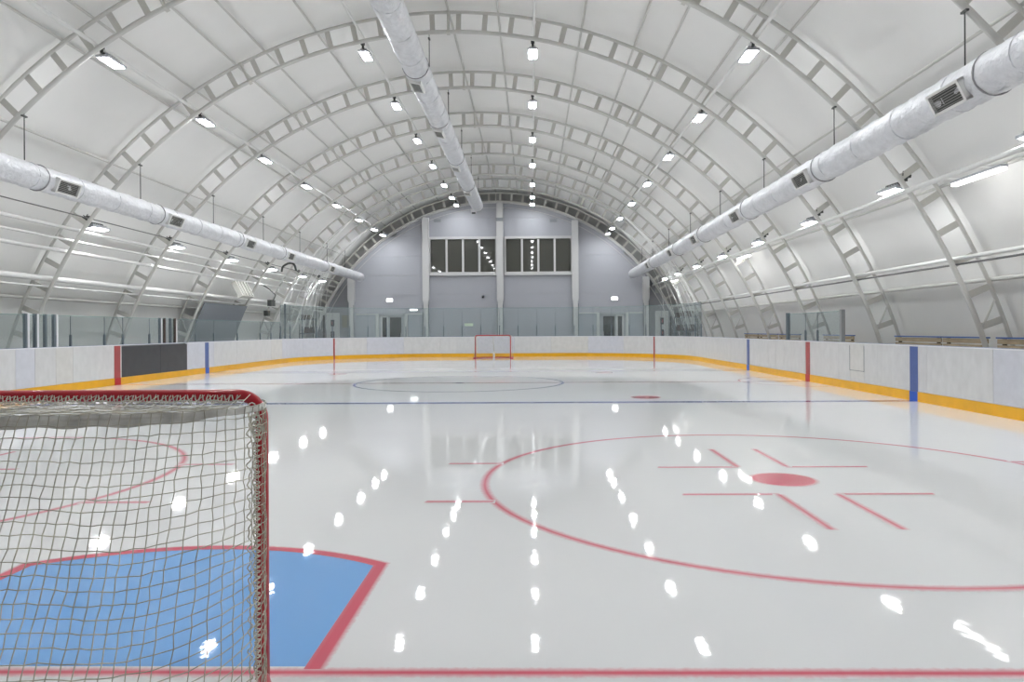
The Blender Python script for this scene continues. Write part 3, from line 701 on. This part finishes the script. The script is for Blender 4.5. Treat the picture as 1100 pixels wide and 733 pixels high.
# ================================================================ goals
def cat(P, n):
    """open Catmull-Rom through P, n samples per span"""
    P = [Vector(p) for p in P]; Q = [2 * P[0] - P[1]] + P + [2 * P[-1] - P[-2]]; out = []
    for i in range(1, len(Q) - 2):
        for k in range(n):
            t = k / n; a, b, c, d = Q[i - 1], Q[i], Q[i + 1], Q[i + 2]
            out.append(.5 * (2 * b + (c - a) * t + (2 * a - 5 * b + 4 * c - d) * t * t + (3 * b - a - 3 * c + d) * t ** 3))
    out.append(P[-1]); return out
def resample(P, n):
    L = [0]
    for i in range(1, len(P)): L.append(L[-1] + (P[i] - P[i - 1]).length)
    out = []; j = 0
    for k in range(n + 1):
        s = L[-1] * k / n
        while j < len(P) - 2 and L[j + 1] < s: j += 1
        t = (s - L[j]) / (L[j + 1] - L[j]); out.append(P[j].lerp(P[j + 1], t))
    return out
def goal():
    """opening faces +Y, net runs back towards -Y; origin on the ice under the middle of the goal line"""
    t = empty('goal')
    hp = [(.943, 0), (1.005, -.12), (1.0, -.26), (.88, -.41), (.6, -.5), (.3, -.535), (0, -.54)]
    hb = [(.943, 0), (1.03, -.2), (1.08, -.5), (1.02, -.8), (.8, -1.04), (.42, -1.12), (0, -1.13)]
    full = lambda h: resample(cat([(x, y, 0) for x, y in h] + [(-x, y, 0) for x, y in h[-2::-1]], 10), 96)
    T, B = full(hp), full(hb); ZT = 1.245; H0 = .943; rr = .0265; cr = .1
    # red frame: posts, rounded corners, crossbar
    P = [(H0, 0, 0), (H0, 0, .6), (H0, 0, ZT - cr)] + [(H0 - cr + cr * math.cos(a), 0, ZT - cr + cr * math.sin(a)) for a in [R_(q) for q in range(10, 91, 10)]]
    P += [(x, 0, ZT) for x in (.5, 0, -.5)] + [(-H0 + cr - cr * math.sin(a), 0, ZT - cr + cr * math.cos(a)) for a in [R_(q) for q in range(0, 81, 10)]] + [(-H0, 0, ZT - cr), (-H0, 0, .6), (-H0, 0, 0)]
    g = MB(); g.tube(P, rr, 14); g.build('front_frame', M['redpipe'], t)
    g = MB(); g.tube([(p.x, p.y, .03) for p in B], .025, 10); g.build('base_frame', M['redpipe'], t)
    g = MB(); g.tube([(p.x * .985, p.y + .01, ZT - .035) for p in T[4:-4]], .014, 8); g.build('top_rear_frame', M['canvas'], t)
    g = MB(); g.tube([(0, -.54, ZT - .02), (0, -.62, .9), (0, -1.08, .06)], .018, 8); g.build('rear_brace', M['cordw'], t)
    g = MB(); g.box((0, -.9, .16), (.1, .03, .3)); g.build('brace_pad', M['canvas'], t)
    # canvas strip along the top rear frame
    g = MB(); vs = []
    TT = T[3:-3]
    for i, p in enumerate(TT):
        e = min(i, len(TT) - 1 - i); h = .058 * min(1, e / 24 + .2)
        for dz in (-.012, -h): vs.append((p.x * 1.0, p.y, ZT - .01 + dz - (.004 * math.sin(i * .9) if dz < 0 else 0)))
    n = len(TT)
    off = len(vs); vs2 = [(x * .994, y * .994, z) for x, y, z in vs]
    g.add(vs + vs2, [(i * 2, i * 2 + 1, i * 2 + 3, i * 2 + 2) for i in range(n - 1)] + [(off + i * 2 + 2, off + i * 2 + 3, off + i * 2 + 1, off + i * 2) for i in range(n - 1)], 0, True)
    g.build('canvas_strip', M['canvas'], t)
    # net: square mesh of knotted cord on the sides and back
    rnd = random.Random(3)
    def spread(P, xc):      # 14 meshes on each side, 48 across the back
        i = next(k for k, p in enumerate(P) if k > 8 and p.x < xc and p.y < -.2); j = len(P) - 1 - i
        a, b, c = resample(P[:i + 1], 14), resample(P[i:j + 1], 48), resample(P[j:], 14)
        return a + b[1:] + c[1:]
    g = MB(); NU, NV = 76, 30; Tu, Bu = spread(T, .84), spread(B, .93)
    def S(i, v):
        a, b = Tu[i], Bu[i]; p = a.lerp(b, v); s = math.sin(PI * v)
        back = max(0, 1 - abs(i / NU - .5) * 2.2)
        x = p.x * (1 + .0 * s); y = p.y + .05 * s * back
        return Vector((x, y, (ZT - .02) * (1 - v) + .045 * v - .012 * math.sin(i * .35 + v * 4) * s))
    jit = [[Vector((rnd.uniform(-1, 1), rnd.uniform(-1, 1), rnd.uniform(-1, 1))) * .0035 for j in range(NV + 1)] for i in range(NU + 1)]
    G = [[S(i, j / NV) + jit[i][j] for j in range(NV + 1)] for i in range(NU + 1)]
    for i in range(NU + 1): g.tube(G[i], 0.0018, 4, caps=False)
    for j in range(NV + 1): g.tube([G[i][j] for i in range(NU + 1)], 0.0018, 4, caps=False)
    net = g.build('net', M['cord'], t)
    # top shelf of the net
    g = MB(); nx = 46
    def tw(x):     # rear y of the shelf at x
        best = min(T, key=lambda p: abs(p.x - x)); return best.y
    for i in range(nx + 1):
        x = -.9 + 1.8 * i / nx; y = min(tw(x), -.03)
        g.tube([(x, -.02, ZT + .005), (x + .005 * rnd.uniform(-1, 1), y * .35, ZT - .035), (x, y * .7, ZT - .03), (x, y, ZT - .012)], 0.0018, 4, caps=False)
    for j in range(1, 12):
        d = -.045 * j; xs_ = [-.9 + 1.8 * i / 40 for i in range(41)]
        P = [Vector((x, d, ZT - .03 + .006 * rnd.uniform(-1, 1))) for x in xs_ if tw(x) < d]
        if len(P) > 2: g.tube(P, 0.0018, 4, caps=False)
    g.build('net_top', M['cord'], net)
    # lacing wound round posts and crossbar
    g = MB(); P = []
    for k in range(330):
        z = .04 + (ZT - cr - .02) * k / 330; a = k * .95 + math.sin(k * .37) * .5; q = .03 + .008 * rnd.random()
        P.append(Vector((H0 - .014 + math.cos(a) * q * .42, -.02 - abs(math.sin(a)) * .016, z)))
    for s in (1, -1):
        g = MB(); g.tube([(p.x * s, p.y, p.z) for p in P], .0032, 5)
        Q = [Vector((s * (H0 - .022 + .006 * math.sin(k * .8)), -.034, .03 + 1.1 * k / 120)) for k in range(121)]
        g.tube(Q, .003, 5); g.tube([(p.x - s * .02 + s * .006 * math.sin(i * 1.3), p.y - .004, p.z) for i, p in enumerate(Q)], .003, 5)
        g.build('post_lacing', M['cordw'], net)
    g = MB(); P = []
    for k in range(420):
        x = -.86 + 1.72 * k / 420; a = k * .8; P.append((x, -.012 - abs(math.cos(a)) * .018, ZT - .012 + .024 * math.sin(a)))
    g.tube(P, .0028, 5); g.tube([(-.88 + 1.76 * k / 90, -.033, ZT - .022 + .004 * math.sin(k)) for k in range(91)], .003, 5)
    # loose loops at the corners
    for s in (1, -1):
        for q in range(5):
            c = Vector((s * (.915 + .006 * q), -.034, ZT - .06 - .025 * q))
            g.tube([c + Vector((s * .02 * math.cos(a), -.004, .032 * math.sin(a))) for a in [2 * PI * k / 12 for k in range(12)]], .003, 5, closed=True)
        g.tube([(s * .93, -.035, ZT - .07), (s * .955, -.038, ZT - .1), (s * .962, -.038, ZT - .15), (s * .95, -.036, ZT - .17), (s * .935, -.035, ZT - .15)], .0032, 5)
    g.build('crossbar_lacing', M['cordw'], net)
    return t
g1 = goal(); g1.location = (-2.113, 3.03, 0); tag(g1, 'red pipe hockey goal with beige cord net in the left foreground, seen from behind', 'goal', 'hockey goals')
g2 = copy_tree(g1); g2.location = (-2.1, 37.9, 0); g2.rotation_euler[2] = PI; tag(g2, 'red pipe hockey goal facing the camera at the far end of the ice', 'goal', 'hockey goals')
for sx in (1, -1):
    g = MB(); g.box((sx * 1.0, -.02, .02), (.16, .1, .035)); g.build('foot_plate', M['redpipe'], g2)

# ================================================================ benches behind the right boards
def bench(y0, y1, label):
    t = empty('spectator_bench', (9.35, (y0 + y1) / 2, 0), label, 'bench', 'benches behind the right boards'); L = y1 - y0
    for z, h in ((1.225, .10), (1.095, .10), (.965, .10)):
        g = MB(); g.box((.28, 0, z), (.035, L - .04, h)); g.build('back_slat', M['wood'], t)
    g = MB(); g.box((.28, 0, 1.3), (.07, L, .03)); g.build('top_rail', M['benchblue'], t)
    for x in (-.22, -.08, .06):
        g = MB(); g.box((x, 0, .74), (.12, L - .04, .035)); g.build('seat_slat', M['wood'], t)
    for s in (-1, 1):
        g = MB(); yy = s * (L / 2 - .18); g.box((.31, yy, .64), (.05, .08, 1.28)); g.box((-.2, yy, .36), (.05, .08, .72)); g.box((.03, yy, .70), (.5, .06, .05)); g.build('leg', M['brown'], t)
bl = [(8.6, 10.5), (10.75, 12.7), (12.85, 14.72), (15.0, 16.65), (16.69, 18.8), (21.2, 23.4), (25.4, 27.6), (27.75, 30.0), (30.05, 32.0)]
bn = ['outside the picture nearest the camera', 'second nearest, outside the picture', 'cut off by the right picture edge', 'right of the nearest arch leg', 'left end beside the nearest arch leg', 'seen through the short glass screen', 'left of the short glass screen, nearer', 'left of the short glass screen, middle', 'farthest down the right side']
for (a, b), n_ in zip(bl, bn): bench(a, b, 'wooden bench with blue top rail, ' + n_)

# ================================================================ left side structures
# grey sheet fixed to two arches
g = MB(); vs = []; A = [-64.4 - (76.5 - 64.4) * k / 8 for k in range(9)]
for a in A:
    for R in (12.3, 12.33):
        x, z = arc(a, R); vs += [(x, 28.6, z), (x, 32.9, z)]
fs = []
for k in range(8):
    o = k * 4; fs += [(o, o + 1, o + 5, o + 4), (o + 6, o + 7, o + 3, o + 2), (o, o + 4, o + 6, o + 2), (o + 1, o + 3, o + 7, o + 5)]
g.add(vs, fs); tag(g.build('grey_sheet', M['banner']), 'plain dark grey sheet hung between two arch legs on the left wall', 'sheet')
t = empty('wall_air_unit', (-12.95, 31.4, 3.4), 'white inclined vent box on the left wall above the grey sheet', 'vent')
rot = Matrix.Rotation(R_(-27), 3, 'Y')
g = MB(); g.box((0, 0, 0), (.2, 1.3, .75), 0, rot); g.build('casing', M['web'], t)
for k in range(4):
    g = MB(); g.box(rot @ Vector((.12, -.5 + k * .33, 0)), (.05, .08, .7), 0, rot); g.build('fin', M['steel'], t)
t = empty('cable_hose', (-11.35, 33.2, 4.5), 'dark looped hose arching beside a low left floodlight', 'hose')
g = MB(); g.tube(cat([(-.5, 0, -.15), (-.42, 0, .1), (-.15, 0, .25), (.1, 0, .2), (.2, 0, -.1)], 5), .05, 8); g.build('hose', M['dark'], t)
t = empty('left_junction_box', (-12.6, 33.9, 2.9), 'dark boxes and cable coil on the left wall right of the grey sheet', 'box')
g = MB(); g.box((0, 0, 0), (.2, .5, .3)); g.box((-.1, -.3, -.5), (.2, .3, .25)); g.build('case', M['dark'], t)
g = MB(); g.tube([(0, .1, 0), (.1, .3, .4), (-.2, .3, .7), (-.5, .2, .9)], .03, 6); g.build('cable', M['dark'], t)

# ================================================================ safety nets gathered to the sides
def fan(name, apex, ends, bow, label, nrow=22, r=.013, mesh=True):
    """strands from one hook down to the boards; those that would touch a duct are left out"""
    t = empty(name, apex, label, 'net'); ap = Vector(apex); g = MB(); S = {}
    for i in range(nrow):
        u = i / (nrow - 1); e = Vector(ends[0]).lerp(Vector(ends[1]), u) + Vector((random.uniform(-.1, .1), random.uniform(-.15, .15), random.uniform(-.1, .1)))
        b = Vector(bow) * (.6 + .8 * random.random())
        P = [Vector((0, 0, 0)).lerp(e - ap, k / 12) + b * math.sin(PI * k / 12) for k in range(13)]
        if any(math.hypot(ap.x + p.x - dx, ap.z + p.z - dz) < .42 for q in range(12) for p in [P[q], P[q].lerp(P[q + 1], .5)] for dx, dz in ((-10.9, 4.95), (6.42, 5.04))): continue
        S[i] = P; g.tube(P, r, 4, caps=False)
    g.build('net_strand', M['netw'], t)['kind'] = 'stuff'
    if not mesh: return
    g = MB()
    for i in S:
        if i + 1 in S:
            for k in range(2, 13):
                for h in (0, .5):
                    if k == 12 and h: continue
                    g.tube([S[j][k].lerp(S[j][min(k + 1, 12)], h) for j in (i, i + 1)], .006, 4, caps=False)
    g.build('net_mesh', M['netw'], t)['kind'] = 'stuff'
LN, RN = 'white safety net from the upper left lamp row to the left corner, ', 'white safety net from the upper right lamp row to the right corner, '
fan('safety_net', (-9.5, 37.3, 7.5), ((-12.4, 33.4, 1.75), (-12.2, 37.6, 1.6)), (-.45, 0, .2), LN + 'nearer one', 26)
fan('safety_net', (-9.5, 40.9, 7.5), ((-12.4, 36.8, 1.7), (-11.7, 40.4, 1.5)), (-.75, 0, .2), LN + 'farther one', 18, .011, False)
fan('safety_net', (4.95, 37.3, 7.5), ((8.4, 34.4, 1.6), (8.2, 38.6, 1.5)), (.5, 0, .2), RN + 'nearer one', 26)
fan('safety_net', (5.0, 40.9, 7.5), ((8.2, 36.8, 1.7), (7.5, 40.4, 1.5)), (.7, 0, .2), RN + 'farther one', 18, .011, False)
